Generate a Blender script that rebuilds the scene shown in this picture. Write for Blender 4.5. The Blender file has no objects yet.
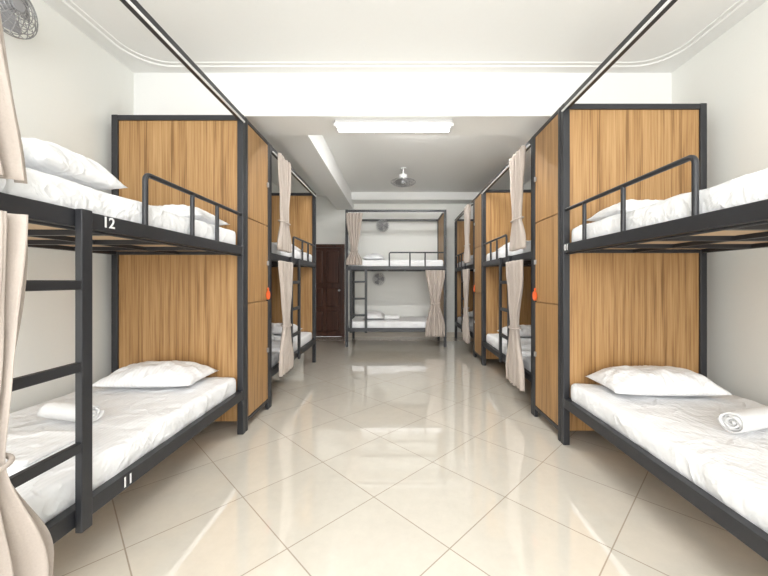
import bpy, bmesh, math, random
from mathutils import Vector, Matrix, noise
random.seed(7)
S=bpy.context.scene
try:
    S.view_settings.view_transform='Standard'
except Exception: pass
COL=S.collection
# ------------------------------------------------------------ materials
def nm(name):
    m=bpy.data.materials.new(name); m.use_nodes=True
    return m,m.node_tree.nodes,m.node_tree.links,m.node_tree.nodes['Principled BSDF']
def simple(name,col,rough=.5,metal=0,bump=0,bscale=30,var=0,spec=None):
    m,N,Lk,b=nm(name)
    b.inputs['Base Color'].default_value=(*col,1); b.inputs['Roughness'].default_value=rough
    b.inputs['Metallic'].default_value=metal
    if spec is not None: b.inputs['Specular IOR Level'].default_value=spec
    tc=N.new('ShaderNodeTexCoord'); n=N.new('ShaderNodeTexNoise'); n.inputs['Scale'].default_value=bscale
    n.inputs['Detail'].default_value=4
    Lk.new(tc.outputs['Object'],n.inputs['Vector'])
    if bump:
        bp=N.new('ShaderNodeBump'); bp.inputs['Strength'].default_value=bump; bp.inputs['Distance'].default_value=.01
        Lk.new(n.outputs['Fac'],bp.inputs['Height']); Lk.new(bp.outputs['Normal'],b.inputs['Normal'])
    mx=N.new('ShaderNodeMix'); mx.data_type='RGBA'
    mx.inputs[6].default_value=(*[c*(1-var) for c in col],1); mx.inputs[7].default_value=(*[min(1,c*(1+var)) for c in col],1)
    Lk.new(n.outputs['Fac'],mx.inputs[0]); Lk.new(mx.outputs[2],b.inputs['Base Color'])
    return m
M_wall=simple('wall_paint',(.87,.875,.84),.7,bump=.05,bscale=60,var=.012)
M_ceil=simple('ceiling_paint',(.86,.865,.85),.75,bump=.04,bscale=40,var=.01)
M_metal=simple('charcoal_powdercoat',(.022,.023,.027),.42,bump=.03,bscale=200,var=.1)
M_white=simple('white_enamel',(.8,.8,.8),.35)
M_housing=simple('lamp_housing_enamel',(.55,.55,.55),.5)
M_silver=simple('brushed_steel',(.40,.40,.41),.35,metal=.8)
M_grey=simple('grey_plastic',(.30,.30,.31),.5)
M_orange=simple('orange_plastic',(.85,.14,.03),.4)
M_label=simple('label_white',(.85,.85,.85),.5)
M_curt=simple('curtain_linen',(.48,.42,.375),.9,bump=.15,bscale=150,var=.08)
M_towel=simple('terry_towel',(.88,.88,.88),.95,bump=.6,bscale=260,var=.03)
M_ply=simple('plywood_board',(.56,.40,.25),.6,bump=.05,bscale=20,var=.15)
M_skirt=simple('skirting_tile',(.70,.64,.55),.3)
def m_sheet():
    m,N,Lk,b=nm('white_cotton')
    b.inputs['Roughness'].default_value=.85
    tc=N.new('ShaderNodeTexCoord')
    wv=N.new('ShaderNodeTexWave'); wv.wave_type='BANDS'; wv.bands_direction='X'; wv.inputs['Scale'].default_value=14
    wv.inputs['Distortion'].default_value=.3; wv.inputs['Detail'].default_value=0
    Lk.new(tc.outputs['Object'],wv.inputs['Vector'])
    mx=N.new('ShaderNodeMix'); mx.data_type='RGBA'
    mx.inputs[6].default_value=(.86,.87,.885,1); mx.inputs[7].default_value=(.91,.915,.93,1)
    Lk.new(wv.outputs['Fac'],mx.inputs[0]); Lk.new(mx.outputs[2],b.inputs['Base Color'])
    n=N.new('ShaderNodeTexNoise'); n.inputs['Scale'].default_value=4.5; n.inputs['Detail'].default_value=3; n.inputs['Distortion'].default_value=.6
    Lk.new(tc.outputs['Object'],n.inputs['Vector'])
    a=N.new('ShaderNodeMath'); a.operation='MULTIPLY_ADD'; a.inputs[1].default_value=2; a.inputs[2].default_value=-1
    ab=N.new('ShaderNodeMath'); ab.operation='ABSOLUTE'
    iv=N.new('ShaderNodeMath'); iv.operation='SUBTRACT'; iv.inputs[0].default_value=1
    pw=N.new('ShaderNodeMath'); pw.operation='POWER'; pw.inputs[1].default_value=6
    Lk.new(n.outputs['Fac'],a.inputs[0]); Lk.new(a.outputs[0],ab.inputs[0]); Lk.new(ab.outputs[0],iv.inputs[1]); Lk.new(iv.outputs[0],pw.inputs[0])
    n2=N.new('ShaderNodeTexNoise'); n2.inputs['Scale'].default_value=13; n2.inputs['Detail'].default_value=4; n2.inputs['Distortion'].default_value=1.0
    Lk.new(tc.outputs['Object'],n2.inputs['Vector'])
    ad=N.new('ShaderNodeMath'); ad.operation='MULTIPLY_ADD'; ad.inputs[1].default_value=1.0
    sc=N.new('ShaderNodeMath'); sc.operation='MULTIPLY'; sc.inputs[1].default_value=.6
    Lk.new(pw.outputs[0],sc.inputs[0])
    Lk.new(n2.outputs['Fac'],ad.inputs[0]); Lk.new(sc.outputs[0],ad.inputs[2])
    bp=N.new('ShaderNodeBump'); bp.inputs['Strength'].default_value=.55; bp.inputs['Distance'].default_value=.022
    Lk.new(ad.outputs[0],bp.inputs['Height']); Lk.new(bp.outputs['Normal'],b.inputs['Normal'])
    return m
M_sheet=m_sheet()
def m_wood(name,c1,c2,c3,rough=.45,axis=2,e0=.37,e1=.62):
    m,N,Lk,b=nm(name); b.inputs['Roughness'].default_value=rough
    tc=N.new('ShaderNodeTexCoord'); mp=N.new('ShaderNodeMapping')
    sc=[30,30,30]; sc[axis]=.8; mp.inputs['Scale'].default_value=sc
    Lk.new(tc.outputs['Object'],mp.inputs['Vector'])
    n=N.new('ShaderNodeTexNoise'); n.inputs['Scale'].default_value=1; n.inputs['Detail'].default_value=6; n.inputs['Roughness'].default_value=.62; n.inputs['Distortion'].default_value=.35
    Lk.new(mp.outputs['Vector'],n.inputs['Vector'])
    mp2=N.new('ShaderNodeMapping'); s2=[120,120,120]; s2[axis]=2.5; mp2.inputs['Scale'].default_value=s2
    Lk.new(tc.outputs['Object'],mp2.inputs['Vector'])
    n2=N.new('ShaderNodeTexNoise'); n2.inputs['Scale'].default_value=1; n2.inputs['Detail'].default_value=3
    Lk.new(mp2.outputs['Vector'],n2.inputs['Vector'])
    mx=N.new('ShaderNodeMath'); mx.operation='MULTIPLY_ADD'; mx.inputs[1].default_value=.42
    Lk.new(n2.outputs['Fac'],mx.inputs[0])
    m3=N.new('ShaderNodeMath'); m3.operation='MULTIPLY'; m3.inputs[1].default_value=.58
    Lk.new(n.outputs['Fac'],m3.inputs[0]); Lk.new(m3.outputs[0],mx.inputs[2])
    r=N.new('ShaderNodeValToRGB'); e=r.color_ramp.elements
    e[0].position=e0; e[0].color=(*c1,1); e[1].position=e1; e[1].color=(*c3,1)
    k=e.new((e0+e1)/2-.01); k.color=(*c2,1)
    Lk.new(mx.outputs[0],r.inputs['Fac']); Lk.new(r.outputs['Color'],b.inputs['Base Color'])
    return m
M_wood=m_wood('oak_laminate',(.215,.108,.035),(.37,.205,.078),(.47,.285,.125))
M_door=m_wood('dark_mahogany',(.030,.012,.009),(.06,.024,.016),(.09,.038,.025),.3)
def m_floor():
    m,N,Lk,b=nm('polished_tile')
    tc=N.new('ShaderNodeTexCoord'); mp=N.new('ShaderNodeMapping')
    mp.inputs['Rotation'].default_value=(0,0,math.radians(45)); mp.inputs['Location'].default_value=(.396,-.215,0)
    Lk.new(tc.outputs['Object'],mp.inputs['Vector'])
    br=N.new('ShaderNodeTexBrick'); br.offset=0; br.squash=1
    br.inputs['Scale'].default_value=1; br.inputs['Brick Width'].default_value=.515; br.inputs['Row Height'].default_value=.515
    br.inputs['Mortar Size'].default_value=.0030; br.inputs['Mortar Smooth'].default_value=.1; br.inputs['Bias'].default_value=0
    br.inputs['Color1'].default_value=(.77,.725,.64,1); br.inputs['Color2'].default_value=(.745,.70,.615,1)
    br.inputs['Mortar'].default_value=(.36,.30,.23,1)
    Lk.new(mp.outputs['Vector'],br.inputs['Vector'])
    n=N.new('ShaderNodeTexNoise'); n.inputs['Scale'].default_value=14; n.inputs['Detail'].default_value=10; n.inputs['Roughness'].default_value=.75
    Lk.new(tc.outputs['Object'],n.inputs['Vector'])
    r=N.new('ShaderNodeMapRange'); r.inputs[3].default_value=.90; r.inputs[4].default_value=1.09
    Lk.new(n.outputs['Fac'],r.inputs[0])
    mx=N.new('ShaderNodeVectorMath'); mx.operation='SCALE'
    Lk.new(br.outputs['Color'],mx.inputs[0]); Lk.new(r.outputs[0],mx.inputs['Scale'])
    Lk.new(mx.outputs[0],b.inputs['Base Color'])
    r2=N.new('ShaderNodeMapRange'); r2.inputs[3].default_value=.02; r2.inputs[4].default_value=.6
    Lk.new(br.outputs['Fac'],r2.inputs[0]); Lk.new(r2.outputs[0],b.inputs['Roughness'])
    b.inputs['Specular IOR Level'].default_value=1.0
    b.inputs['Coat Weight'].default_value=1.0; b.inputs['Coat Roughness'].default_value=.01; b.inputs['Coat IOR'].default_value=1.85
    return m
M_floor=m_floor()
def m_emit(name,col,st):
    m,N,Lk,b=nm(name); b.inputs['Emission Color'].default_value=(*col,1); b.inputs['Emission Strength'].default_value=st
    b.inputs['Base Color'].default_value=(.9,.9,.9,1)
    return m
M_tube=m_emit('fluorescent_tube',(1,.99,.97),4)
M_fill_near=m_emit('added_fill_near',(1,.99,.97),38)  # glow of the added fill lamp over the near section
M_fill_far=m_emit('added_fill_far',(1,.99,.97),165)  # strong glow of the added fill lamp for the far section
# ------------------------------------------------------------ helpers
def link(o,parent=None):
    COL.objects.link(o)
    if parent: o.parent=parent
    return o
def empty(name,loc):
    e=bpy.data.objects.new(name,None); e.location=loc; e.empty_display_size=.1
    return link(e)
def mesh_obj(name,bm,mat,parent=None,loc=(0,0,0),smooth=False):
    bmesh.ops.recalc_face_normals(bm,faces=bm.faces)
    me=bpy.data.meshes.new(name); bm.to_mesh(me); bm.free()
    if smooth:
        for p in me.polygons: p.use_smooth=True
    me.materials.append(mat)
    o=bpy.data.objects.new(name,me); o.location=loc
    return link(o,parent)
def add_box(bm,a,b):
    x0,x1=sorted((a[0],b[0])); y0,y1=sorted((a[1],b[1])); z0,z1=sorted((a[2],b[2]))
    v=[bm.verts.new(c) for c in [(x0,y0,z0),(x1,y0,z0),(x1,y1,z0),(x0,y1,z0),(x0,y0,z1),(x1,y0,z1),(x1,y1,z1),(x0,y1,z1)]]
    for f in [(0,1,2,3),(4,5,6,7),(0,1,5,4),(1,2,6,5),(2,3,7,6),(3,0,4,7)]: bm.faces.new([v[i] for i in f])
def boxes(name,lst,mat,parent=None,loc=(0,0,0),bevel=0):
    """lst in world coords; mesh stored relative to loc (parent's location if parented)"""
    org=Vector(parent.location) if parent else Vector(loc)
    bm=bmesh.new()
    for a,b in lst: add_box(bm,Vector(a)-org,Vector(b)-org)
    o=mesh_obj(name,bm,mat,parent,(0,0,0) if parent else loc)
    if bevel:
        md=o.modifiers.new('bevel','BEVEL'); md.width=bevel; md.segments=2; md.limit_method='ANGLE'
    return o
def curve_tube(name,polys,rad,mat,parent,cyclic=False):
    cu=bpy.data.curves.new(name,'CURVE'); cu.dimensions='3D'; cu.bevel_depth=rad; cu.bevel_resolution=3; cu.use_fill_caps=True
    org=Vector(parent.location) if parent else Vector((0,0,0))
    for pts in polys:
        s=cu.splines.new('POLY'); s.points.add(len(pts)-1); s.use_cyclic_u=cyclic
        for i,p in enumerate(pts):
            q=Vector(p)-org; s.points[i].co=(q.x,q.y,q.z,1)
    cu.materials.append(mat)
    o=bpy.data.objects.new(name,cu); return link(o,parent)
def cyl(bm,c,r,h,seg=24,r2=None,rot=None):
    M=Matrix.Translation(c)@(rot if rot else Matrix.Identity(4))
    bmesh.ops.create_cone(bm,cap_ends=True,segments=seg,radius1=r,radius2=r if r2 is None else r2,depth=h,matrix=M)
def rounded_cloth(name,c,size,r,n,amp,fs,mat,parent=None,seed=0,sag=0):
    """soft rounded block, centre c (world)"""
    hx,hy,hz=[s/2 for s in size]
    bm=bmesh.new(); nx,ny,nz=n; vd={}
    def vert(i,j,k):
        key=(i,j,k)
        if key in vd: return vd[key]
        p=Vector((-hx+2*hx*i/nx,-hy+2*hy*j/ny,-hz+2*hz*k/nz))
        q=Vector((max(-hx+r,min(hx-r,p.x)),max(-hy+r,min(hy-r,p.y)),max(-hz+r,min(hz-r,p.z))))
        d=p-q
        if d.length>1e-6: p=q+d.normalized()*min(r,d.length if d.length<r else r)
        nn=d.normalized() if d.length>1e-6 else Vector((0,0,1))
        w=noise.noise(Vector((p.x*fs+seed*3.1,p.y*fs,p.z*fs)))+.5*noise.noise(Vector((p.x*fs*2.3,p.y*fs*2.3+seed,p.z*fs*2)))
        if k==nz:
            rg=1-abs(noise.noise(Vector((p.x*2.0+seed,p.y*5.5+.8*noise.noise(Vector((p.x*5,p.y*5,seed))),seed))))*2
            w+=max(0,rg)**5*.6
        if p.z>-hz+.01: p=p+nn*w*amp
        vd[key]=bm.verts.new(p); return vd[key]
    def face(a):
        try: bm.faces.new(a)
        except ValueError: pass
    for i in range(nx):
        for j in range(ny):
            for k in (0,nz): face([vert(i,j,k),vert(i+1,j,k),vert(i+1,j+1,k),vert(i,j+1,k)])
    for i in range(nx):
        for k in range(nz):
            for j in (0,ny): face([vert(i,j,k),vert(i+1,j,k),vert(i+1,j,k+1),vert(i,j,k+1)])
    for j in range(ny):
        for k in range(nz):
            for i in (0,nx): face([vert(i,j,k),vert(i,j+1,k),vert(i,j+1,k+1),vert(i,j,k+1)])
    loc=Vector(c)-(Vector(parent.location) if parent else Vector((0,0,0)))
    return mesh_obj(name,bm,mat,parent,loc,True)
def pillow(c,lx,ly,th,rot=0,seed=0,tilt=0):
    """c = point on mattress under the pillow centre"""
    bm=bmesh.new(); nx,ny=50,36; g=[]
    for side in (1,-1):
        rows=[]
        for i in range(nx+1):
            row=[]
            for j in range(ny+1):
                a=-1+2*i/nx; b=-1+2*j/ny
                x=a*lx/2*(1-.07*(1-b*b)); y=b*ly/2*(1-.09*(1-a*a))
                prof=max(0,(1-abs(a)**3.2)*(1-abs(b)**2.8))**.62
                h=prof*th*(.72 if side>0 else -.28)
                if side>0:
                    w=noise.noise(Vector((x*7+seed*5,y*7,seed)))*.014+noise.noise(Vector((x*19,y*16+seed,seed*2)))*.009
                    edge=1-prof
                    w+=math.sin(math.atan2(y,x)*17+seed)*.007*edge*prof*3
                    h+=w*min(1,prof*2)
                row.append(bm.verts.new((x,y,h)))
            rows.append(row)
        for i in range(nx):
            for j in range(ny): bm.faces.new([rows[i][j],rows[i+1][j],rows[i+1][j+1],rows[i][j+1]])
    bmesh.ops.remove_doubles(bm,verts=bm.verts,dist=.0005)
    o=mesh_obj('pillow',bm,M_sheet,None,(c[0],c[1],c[2]+th*.28),True)
    o.rotation_euler=(tilt,0,rot); return o
def towel(c,length,r,rot=0):
    bm=bmesh.new(); turns=4; n=110; prev=None; 
    for i in range(n+1):
        t=i/n; ang=t*turns*2*math.pi; rr=.006+(r-.006)*t
        p=[]
        for k in range(13):
            x=-length/2+length*k/12+(.008*math.sin(t*40) if k in(0,12) else 0)
            w=.0035*noise.noise(Vector((x*14,ang*1.5,0)))
            p.append(bm.verts.new((x,(rr+w)*math.cos(ang),(rr+w)*math.sin(ang)*.88)))
        if prev:
            for k in range(12): bm.faces.new([prev[k],prev[k+1],p[k+1],p[k]])
        prev=p
    o=mesh_obj('rolled_towel',bm,M_towel,None,(c[0],c[1],c[2]+r*.9+.004),True)
    s=o.modifiers.new('thick','SOLIDIFY'); s.thickness=.008; s.offset=0
    o.rotation_euler=(0,0,rot); return o
def folded(name,c,size,layers,rot=0,seed=0,mat=None):
    e=empty(name,c); e.rotation_euler=(0,0,rot)
    h=size[2]/layers
    for i in range(layers):
        rounded_cloth('fold_%d'%(i+1),Vector(c)+Vector((random.uniform(-.006,.006),random.uniform(-.006,.006),h*(i+.5))),(size[0]-.01*i,size[1]-.008*i,h*1.02),h*.48,(26,18,4),.004,9,mat or M_sheet,e,seed+i)
    return e
def curtain(P,u0,u1,v0,ztop,zbot,tie=None,folds=6,amp=.03,flare=1.0,seed=0,tiew=.35,lean=0):
    """P maps (u,v,z)->world. gathered drape."""
    org=P((u0+u1)/2,v0,zbot); bm=bmesh.new()
    nr=44; nc=folds*12; rows=[]
    for r in range(nr+1):
        z=ztop+(zbot-ztop)*r/nr
        w=1.0; am=1.0
        off=lean*(1-r/nr)
        if tie is not None:
            d=abs(z-tie)/( (ztop-tie) if z>tie else max(.05,(tie-zbot)*.8))
            d=min(1,d); sm=d*d*(3-2*d)
            w=tiew+(( 1.0 if z>tie else flare)-tiew)*(sm**.8)
            am=.75+.25*sm
        row=[]
        for c in range(nc+1):
            t=c/nc
            uu=(u0+u1)/2+off+(t-.5)*(u1-u0)*w+.010*noise.noise(Vector((t*5,z*3,seed)))
            ph=2*math.pi*folds*t+.8*noise.noise(Vector((t*4,z*1.6,seed+9)))
            vv=v0-amp*am*(math.sin(ph)+.35*math.sin(2.3*ph+seed))*.75-.012*noise.noise(Vector((t*6,z*4,seed+4)))
            row.append(bm.verts.new(P(uu,vv,z)-org))
        rows.append(row)
    for r in range(nr):
        for c in range(nc): bm.faces.new([rows[r][c],rows[r][c+1],rows[r+1][c+1],rows[r+1][c]])
    e=empty('curtain',org)
    o=mesh_obj('drape',bm,M_curt,e,(0,0,0),True)
    s=o.modifiers.new('thick','SOLIDIFY'); s.thickness=.003
    if tie is not None and lean==0:
        ww=(u1-u0)*tiew/2+.012; pts=[]
        for k in range(28):
            a=2*math.pi*k/28; pts.append(P((u0+u1)/2+ww*math.cos(a),v0+(amp+.012)*math.sin(a),tie+.01*math.sin(a)))
        curve_tube('tie_back',[pts],.007,M_curt,e,True)
    return e
# ------------------------------------------------------------ bunk bed
ZU,ZL,H=1.44,.31,2.5
def bunk(o,du,dv,L,W,guard,ladder,panels=('far',),label=None,gposts=(.38,.66),seed=0,backtop=True):
    o=Vector(o); du=Vector(du); dv=Vector(dv)
    P=lambda u,v,z:o+du*u+dv*v+Vector((0,0,z))
    e=empty('bunk_bed',P(L/2,W/2,0))
    s=.048
    B=[]
    bx=lambda u0,u1,v0,v1,z0,z1:(P(u0,v0,z0),P(u1,v1,z1))
    for u in (0,L-s):
        for v in (0,W-s): B.append(bx(u,u+s,v,v+s,0,H))
    boxes('posts',B,M_metal,e,bevel=.004)
    B=[]
    for v in (.003,W-s+.003):
        if v<.1 or backtop: B.append(bx(s,L-s,v,v+.042,H-.042,H-.002))
        B.append(bx(s,L-s,v,v+.042,ZU-.035,ZU+.03))
        B.append(bx(s,L-s,v,v+.042,ZL-.033,ZL+.033))
    for u in (.003,L-s+.003):
        B.append(bx(u,u+.042,s,W-s,H-.042,H-.002))
        B.append(bx(u,u+.042,s,W-s,ZU-.035,ZU+.03))
        B.append(bx(u,u+.042,s,W-s,ZL-.033,ZL+.033))
    boxes('rails',B,M_metal,e,bevel=.003)
    B=[]
    for z in (ZU,ZL):
        for k in range(1,5):
            u=L*k/5; B.append(bx(u-.015,u+.015,.045,W-.045,z-.033,z-.008))
        B.append(bx(.045,L-.045,W/2-.012,W/2+.012,z-.032,z-.009))
    boxes('slat_supports',B,M_metal,e)
    boxes('deck_boards',[bx(.046,L-.046,.046,W-.046,z-.008,z+.012) for z in (ZU,ZL)],M_ply,e)
    pb=[]
    for w in panels:
        u=L-.032 if w.startswith('far') else .016
        pb.append(bx(u,u+.016,.048,W-.048,ZU+.029,H-.041))
        pb.append(bx(u,u+.016,.048,W-.048,ZL+.032,ZU-.034))
    if pb: boxes('end_panels',pb,M_wood,e)
    # guard rail
    g0,g1=guard; zt=1.72; v=.022
    pts=[P(g0,v,ZU+.025),P(g0,v,zt-.03)]
    for k in range(1,6):
        a=math.pi/2*k/6; pts.append(P(g0+.03-.03*math.cos(a),v,zt-.03+.03*math.sin(a)))
    pts+= [P(g0+.03,v,zt),P(g1,v,zt)]
    polys=[pts]
    for f in gposts: polys.append([P(g0+(g1-g0)*f,v,ZU+.025),P(g0+(g1-g0)*f,v,zt)])
    curve_tube('guard_rail',polys,.0125,M_metal,e)
    # ladder, hooked outside the rails
    l0,l1=ladder; B=[]
    for u in (l0,l1-.045): B.append(bx(u,u+.045,-.028,-.001,ZL-.05,ZU+.03))
    for z in (.58,.88,1.185): B.append(bx(l0+.045,l1-.045,-.027,-.004,z-.018,z+.018))
    boxes('ladder',B,M_metal,e,bevel=.003)
    # curtain tracks
    curve_tube('curtain_track_upper',[[P(.05,-.010,H-.06),P(L-.05,-.010,H-.06)]],.007,M_white,e)
    curve_tube('curtain_track_lower',[[P(.05,.02,ZU-.043),P(L-.05,.02,ZU-.043)]],.006,M_metal,e)
    for z,nn in ((ZU,'upper'),(ZL,'lower')):
        c=P(L/2,W/2-.004,z+.012+.068)
        ext=du*(L-.10)+dv*(W-.092); 
        rounded_cloth('mattress_'+nn,c,(abs(ext.x),abs(ext.y),.136),.035,(44 if abs(du.x)<.5 else 90,90 if abs(du.x)<.5 else 44,6),.007,5.0,M_sheet,e,seed+z)
    if label:
        for txt,u,z in label:
            cu=bpy.data.curves.new('number_label','FONT'); cu.body=txt; cu.size=.062; cu.extrude=.0008; cu.align_x='CENTER'; cu.align_y='CENTER'
            cu.materials.append(M_label); cu.offset=.001
            t=bpy.data.objects.new('number_label_'+txt,cu)
            nrm=-dv
            xdir=Vector((0,0,1)).cross(nrm)
            loc=P(u,.0,z)-Vector(e.location)+nrm*.001
            t.matrix_basis=Matrix.Translation(loc)@Matrix((xdir,Vector((0,0,1)),nrm)).transposed().to_4x4()
            link(t,e)
    return P
def locker(o,du,dv,L,W,tag_u,zs=(1.02,1.71)):
    o=Vector(o); du=Vector(du); dv=Vector(dv)
    P=lambda u,v,z:o+du*u+dv*v+Vector((0,0,z))
    bx=lambda u0,u1,v0,v1,z0,z1:(P(u0,v0,z0),P(u1,v1,z1))
    e=empty('locker_cabinet',P(L/2,W/2,0))
    s=.03
    boxes('carcass',[bx(.004,.016,.02,W-.01,.08,H-.03),bx(L-.016,L-.004,.02,W-.01,.08,H-.03),bx(.016,L-.016,W-.022,W-.01,.08,H-.03)]+
        [bx(.016,L-.016,.02,W-.022,z-.008,z+.008) for z in (.09,)+zs+(H-.04,)],M_wood,e)
    fr=[bx(u,u+s,0,s,0,H) for u in (0,L-s)]+[bx(u,u+s,W-s,W,0,H) for u in (0,L-s)]
    fr+=[bx(s,L-s,.002,s,H-.03,H),bx(s,L-s,.002,s,.07,.10)]
    boxes('frame',fr,M_metal,e,bevel=.003)
    zz=(.10,)+zs+(H-.03,)
    boxes('doors',[bx(s+.003,L-s-.003,.004,.02,zz[i]+.004,zz[i+1]-.004) for i in range(3)],M_wood,e,bevel=.002)
    boxes('locks',[bx(tag_u-.012,tag_u+.012,-.012,.003,(zz[i]+zz[i+1])/2-.02,(zz[i]+zz[i+1])/2+.02) for i in range(3)],M_silver,e,bevel=.002)
    bm=bmesh.new()
    rot=Matrix.Rotation(math.pi/2,4,'Y')
    cyl(bm,P(tag_u,-.008,1.07)-Vector(e.location),.042,.008,28,rot=rot)
    cyl(bm,P(tag_u,-.006,1.125)-Vector(e.location),.014,.008,16,rot=rot)
    mesh_obj('key_tag',bm,M_orange,e)
# ------------------------------------------------------------ room shell
XL,XR,YB,YF,ZC=-2.3,2.4,-1.8,7.3,3.02
boxes('floor',[((XL-.15,YB-.15,-.1),(XR+.15,YF+.15,0))],M_floor)
boxes('ceiling',[((XL-.15,YB-.15,ZC),(XR+.15,YF+.15,ZC+.12))],M_ceil)
boxes('wall_left',[((XL-.15,YB-.15,0),(XL,YF+.15,ZC))],M_wall)
boxes('wall_right',[((XR,YB-.15,0),(XR+.15,YF+.15,ZC))],M_wall)
DX0,DX1,DZ=-2.0,-1.12,1.99
boxes('wall_far',[((XL,YF,0),(DX0,YF+.15,ZC)),((DX1,YF,0),(XR,YF+.15,ZC)),((DX0,YF,DZ),(DX1,YF+.15,ZC))],M_wall)
WX0,WX1,WZ0,WZ1=-1.9,2.0,.6,2.7
boxes('wall_back',[((XL,YB-.15,0),(WX0,YB,ZC)),((WX1,YB-.15,0),(XR,YB,ZC)),((WX0,YB-.15,0),(WX1,YB,WZ0)),((WX0,YB-.15,WZ1),(WX1,YB,ZC))],M_wall)
w=[((WX0,YB-.1,WZ0),(WX1,YB-.04,WZ0+.06)),((WX0,YB-.1,WZ1-.06),(WX1,YB-.04,WZ1))]
for k in range(5):
    x=WX0+(WX1-WX0-.06)*k/4; w.append(((x,YB-.1,WZ0+.06),(x+.06,YB-.04,WZ1-.06)))
boxes('window_1',w,M_white,bevel=.004)
boxes('beam_cross',[((XL,2.97,2.64),(XR,3.36,ZC))],M_ceil)
boxes('beam_side',[((-1.27,3.36,2.72),(-.93,YF,ZC))],M_ceil)
boxes('beam_far',[((-.93,6.95,2.86),(XR,YF,ZC))],M_ceil)
boxes('pilaster_left',[((XL,3.22,0),(XL+.05,3.36,2.64))],M_wall)
boxes('baseboard_left',[((XL,YB,0),(XL+.012,YF,.1))],M_skirt)
boxes('baseboard_right',[((XR-.012,YB,0),(XR,YF,.1))],M_skirt)
boxes('baseboard_far',[((DX1+.08,YF-.012,0),(XR-.012,YF,.1))],M_skirt)
def mould(name,x0,x1,y0,y1,r,rad):
    pts=[]
    for cx,cy,a0 in ((x1-r,y1-r,0),(x0+r,y1-r,90),(x0+r,y0+r,180),(x1-r,y0+r,270)):
        for k in range(9):
            a=math.radians(a0+90*k/8)
            pts.append((cx+r*math.cos(a),cy+r*math.sin(a),ZC))
    return curve_tube(name,[pts],rad,M_ceil,None,True)
mould('trim_1',XL+.13,XR-.13,YB+.1,2.88,.28,.012)
mould('trim_2',XL+.18,XR-.18,YB+.15,2.83,.26,.007)
# door
door=empty('door_1',((DX0+DX1)/2,YF,0))
fr=[((DX0,YF-.02,0),(DX0+.07,YF+.12,DZ)),((DX1-.07,YF-.02,0),(DX1,YF+.12,DZ)),((DX0+.07,YF-.02,DZ-.07),(DX1-.07,YF+.12,DZ))]
boxes('door_frame',fr,M_door,door,bevel=.006)
boxes('door_leaf',[((DX0+.072,YF+.03,.005),(DX1-.072,YF+.07,DZ-.072))],M_door,door)
pn=[]
for (za,zb) in ((.12,.55),(.65,1.05),(1.15,1.85)):
    for (xa,xb) in ((DX0+.13,(DX0+DX1)/2-.04),((DX0+DX1)/2+.04,DX1-.13)):
        pn.append(((xa,YF-.005,za),(xb,YF+.032,zb)))
boxes('door_panels',pn,M_door,door,bevel=.028)
bm=bmesh.new(); cyl(bm,Vector((DX1-.12,YF-.01,1.0))-Vector(door.location),.022,.07,16,rot=Matrix.Rotation(math.pi/2,4,'X')); mesh_obj('door_knob',bm,M_silver,door)
# ------------------------------------------------------------ beds
LX,RX=-1.2,1.215
Y=(0,1,0)
WL=1.03
P=bunk((LX,.78,0),Y,(-1,0,0),1.92,WL,(.87,1.87),(.13,.53),label=[('12',.635,ZU+.0),('11',.735,ZL)],seed=1,backtop=False)
curtain(P,.03,.27,-.062,H-.075,ZU+.06,tie=ZU+.30,folds=5,amp=.028,seed=1,tiew=.95,lean=-.13)
curtain(P,.01,.255,-.085,ZU-.045,.20,tie=.70,folds=5,amp=.03,seed=2,tiew=.4,flare=1.6)
locker((LX,2.71,0),Y,(-1,0,0),.49,WL,.44)
P=bunk((LX,3.21,0),Y,(-1,0,0),1.84,WL,(.8,1.8),(.58,.93),seed=2)
curtain(P,.03,.42,-.062,H-.075,ZU+.06,tie=ZU+.35,folds=6,amp=.03,seed=3,tiew=.55)
curtain(P,.05,.48,-.07,ZU-.045,.28,tie=.75,folds=6,amp=.03,seed=4,tiew=.42)
P=bunk((RX,.61,0),Y,(1,0,0),1.92,1.05,(.80,1.87),(.05,.42),label=[('01',1.83,ZU)],seed=3,gposts=(.42,.78),backtop=False)
locker((RX,2.54,0),Y,(1,0,0),.49,1.05,.44)
P=bunk((RX,3.04,0),Y,(1,0,0),1.83,1.05,(.8,1.78),(.58,.93),seed=4)
curtain(P,.03,.42,-.062,H-.075,ZU+.06,tie=ZU+.35,folds=6,amp=.03,seed=5,tiew=.55)
curtain(P,.05,.5,-.07,ZU-.045,.2,tie=.75,folds=6,amp=.03,seed=6,tiew=.42)
locker((RX,4.88,0),Y,(1,0,0),.49,1.05,.44)
P=bunk((RX,5.38,0),Y,(1,0,0),1.80,1.05,(.8,1.75),(.58,.93),seed=5)
curtain(P,.03,.40,-.062,H-.075,ZU+.06,tie=ZU+.35,folds=6,amp=.03,seed=7,tiew=.55)
curtain(P,.05,.45,-.07,ZU-.045,.2,tie=.75,folds=6,amp=.03,seed=8,tiew=.42)
P=bunk((-.94,6.18,0),(1,0,0),(0,1,0),1.84,1.0,(.80,1.79),(.08,.40),seed=6)
curtain(P,.02,.32,-.065,H-.075,ZU+.05,tie=ZU+.30,folds=5,amp=.03,seed=9,tiew=.4)
curtain(P,1.45,1.80,-.07,ZU-.045,.2,tie=.8,folds=5,amp=.03,seed=10,tiew=.45)
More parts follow.
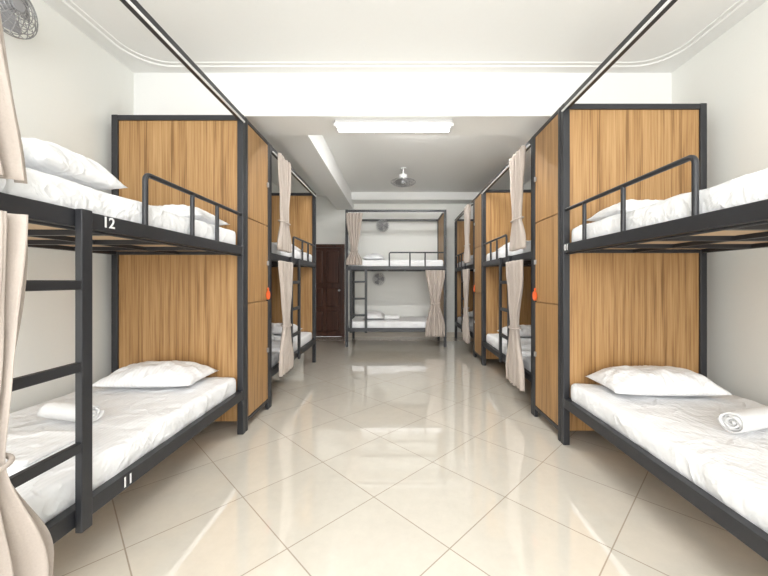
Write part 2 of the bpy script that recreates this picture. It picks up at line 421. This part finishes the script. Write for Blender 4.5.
# ------------------------------------------------------------ bedding
zl=ZL+.012+.136+.008; zu=ZU+.012+.136+.008
pillow((-1.70,2.43,zl),.66,.38,.15,.03,1)
pillow((1.70,2.26,zl),.70,.38,.16,-.04,2)
pillow((-1.62,2.42,zu),.68,.38,.13,.0,3)
pillow((1.68,2.25,zu),.68,.38,.13,.0,4)
pillow((-1.56,1.42,zu),.56,.40,.18,.05,5)
pillow((-1.62,1.00,zu),.60,.40,.22,-.03,15)
pillow((-1.7,4.75,zl),.66,.40,.14,0,6); pillow((-1.7,4.75,zu),.66,.40,.14,0,7)
pillow((1.72,4.55,zl),.66,.40,.14,0,8); pillow((1.72,4.55,zu),.66,.40,.14,0,9)
pillow((1.72,6.85,zl),.66,.40,.14,0,10); pillow((1.72,6.85,zu),.66,.40,.14,0,11)
pillow((-.45,6.68,zl),.66,.40,.14,1.57,12); pillow((-.45,6.68,zu),.60,.40,.13,1.57,13)
towel((-1.72,1.79,zl),.30,.050,-.22)
towel((1.75,1.68,zl),.30,.056,.30)
towel((-.1,6.45,zl),.28,.05,.1)
towel((-1.65,4.1,zl),.3,.05,.1)
folded('folded_sheet',(-1.62,1.38,zl+.004),(.50,.30,.06),3,.05,3)
# ------------------------------------------------------------ fans
def fan(name,loc,R,r,mount=.1,cols=(M_silver,M_grey)):
    e=empty(name,loc); e.rotation_euler=R.to_euler()
    Z0=Vector(loc)
    rings=[]; d=.055
    for side,dd in ((1,d),(-1,d*.7)):
        for k in (1,2,3,4,5,6,7):
            q=k/7; z=side*dd*math.sqrt(max(0,1-q*q*.98))
            rings.append([Z0+Vector((r*q*math.cos(a),r*q*math.sin(a),z)) for a in [2*math.pi*i/32 for i in range(32)]])
    curve_tube('cage_rings',rings,.0024,cols[0],e,True)
    sp=[]
    for side,dd in ((1,d),(-1,d*.7)):
        for i in range(20):
            a=2*math.pi*i/20
            sp.append([Z0+Vector((r*q*math.cos(a),r*q*math.sin(a),side*dd*math.sqrt(max(0,1-q*q*.98)))) for q in (.14,.35,.55,.75,.9,1)])
    curve_tube('cage_spokes',sp,.002,cols[0],e)
    bm=bmesh.new(); cyl(bm,Vector((0,0,d+.002)),r*.2,.012,24); cyl(bm,Vector((0,0,0)),r*.14,.05,20); mesh_obj('hub',bm,cols[1],e)
    bm=bmesh.new(); cyl(bm,Vector((0,0,-d*.7-.035)),r*.32,.09,24,r2=r*.36); 
    cyl(bm,Vector((0,0,-d*.7-.08-mount/2)),.014,mount,14)
    cyl(bm,Vector((0,0,-d*.7-.08-mount+.008)),.05,.016,20)
    mesh_obj('motor_and_mount',bm,M_white,e)
    bm=bmesh.new()
    for k in range(3):
        rows=[]
        for i in range(9):
            q=.16+.70*i/8; wd=(.30+.28*math.sin(q*2.6)); row=[]
            for j in range(5):
                a=2*math.pi*k/3+wd*(j/4-.5)*2*.9
                row.append(bm.verts.new((r*q*math.cos(a),r*q*math.sin(a),.022*(j/4-.5)*2*(1-.3*q))))
            rows.append(row)
        for i in range(8):
            for j in range(4): bm.faces.new([rows[i][j],rows[i][j+1],rows[i+1][j+1],rows[i+1][j]])
    mesh_obj('blades',bm,cols[1],e,(0,0,0),True)
    return e
RY=lambda d:Matrix.Rotation(math.radians(d),4,'Y'); RXm=lambda d:Matrix.Rotation(math.radians(d),4,'X')
fan('wall_fan',(XL+.18,1.85,2.70),RY(90),.15,.065)
fan('wall_fan',(-.30,YF-.2,2.36),RXm(90),.13,.08)
fan('wall_fan',(-.38,YF-.2,1.24),RXm(90),.13,.08)
fan('ceiling_fan',(.10,5.5,2.80),RXm(180),.20,.10)
# ------------------------------------------------------------ beam lamp fixture, plus two added fill lamps
def lamp(c,length,z,mat):
    e=empty('fluorescent_or_fill_lamp',(c[0],c[1],z))  # shared by the beam lamp and the added fills
    boxes('housing',[((c[0]-length/2,c[1]-.085,z-.025),(c[0]+length/2,c[1]+.085,z))],M_housing,e,bevel=.006)
    boxes('end_caps',[((c[0]+s*length/2-.012,c[1]-.075,z-.055),(c[0]+s*length/2+.012,c[1]+.075,z-.025)) for s in (-1,1)],M_white,e,bevel=.003)
    bm=bmesh.new()
    for dy in (-.052,.052): cyl(bm,Vector((0,dy,-.042)),.014,length-.03,16,rot=RY(90))
    mesh_obj('tubes',bm,mat,e,(0,0,0),True)
lamp((-.03,3.11),1.05,2.64,M_tube)
lamp((0,-.5),1.2,ZC,M_fill_near)  # added fill lamp, unseen behind the camera, brightens the near section
lamp((.3,3.75),1.2,ZC,M_fill_far)  # added fill lamp, hidden by the cross beam, brightens the far section
# ------------------------------------------------------------ light
W=bpy.data.worlds.new('daylight'); S.world=W; W.use_nodes=True
bg=W.node_tree.nodes['Background']; bg.inputs[0].default_value=(.95,.98,1,1); bg.inputs[1].default_value=1.6
def area(name,loc,rot,sx,sy,pw,col=(1,1,1)):
    l=bpy.data.lights.new(name,'AREA'); l.shape='RECTANGLE'; l.size=sx; l.size_y=sy; l.energy=pw; l.color=col
    o=bpy.data.objects.new(name,l); o.location=loc; o.rotation_euler=rot; link(o); return o
area('window_daylight',((WX0+WX1)/2,YB-.2,(WZ0+WZ1)/2),(math.radians(90),0,0),WX1-WX0,WZ1-WZ0,205,(1,.995,.98))
# ------------------------------------------------------------ camera
cd=bpy.data.cameras.new('camera'); cam=bpy.data.objects.new('camera',cd); link(cam)
cam.location=(0,0,1.2); cam.rotation_euler=(math.radians(90),0,0)
cd.sensor_width=36; cd.lens=340/768*36; cd.shift_x=-13/768; cd.shift_y=-7/768; cd.clip_start=.05
S.camera=cam
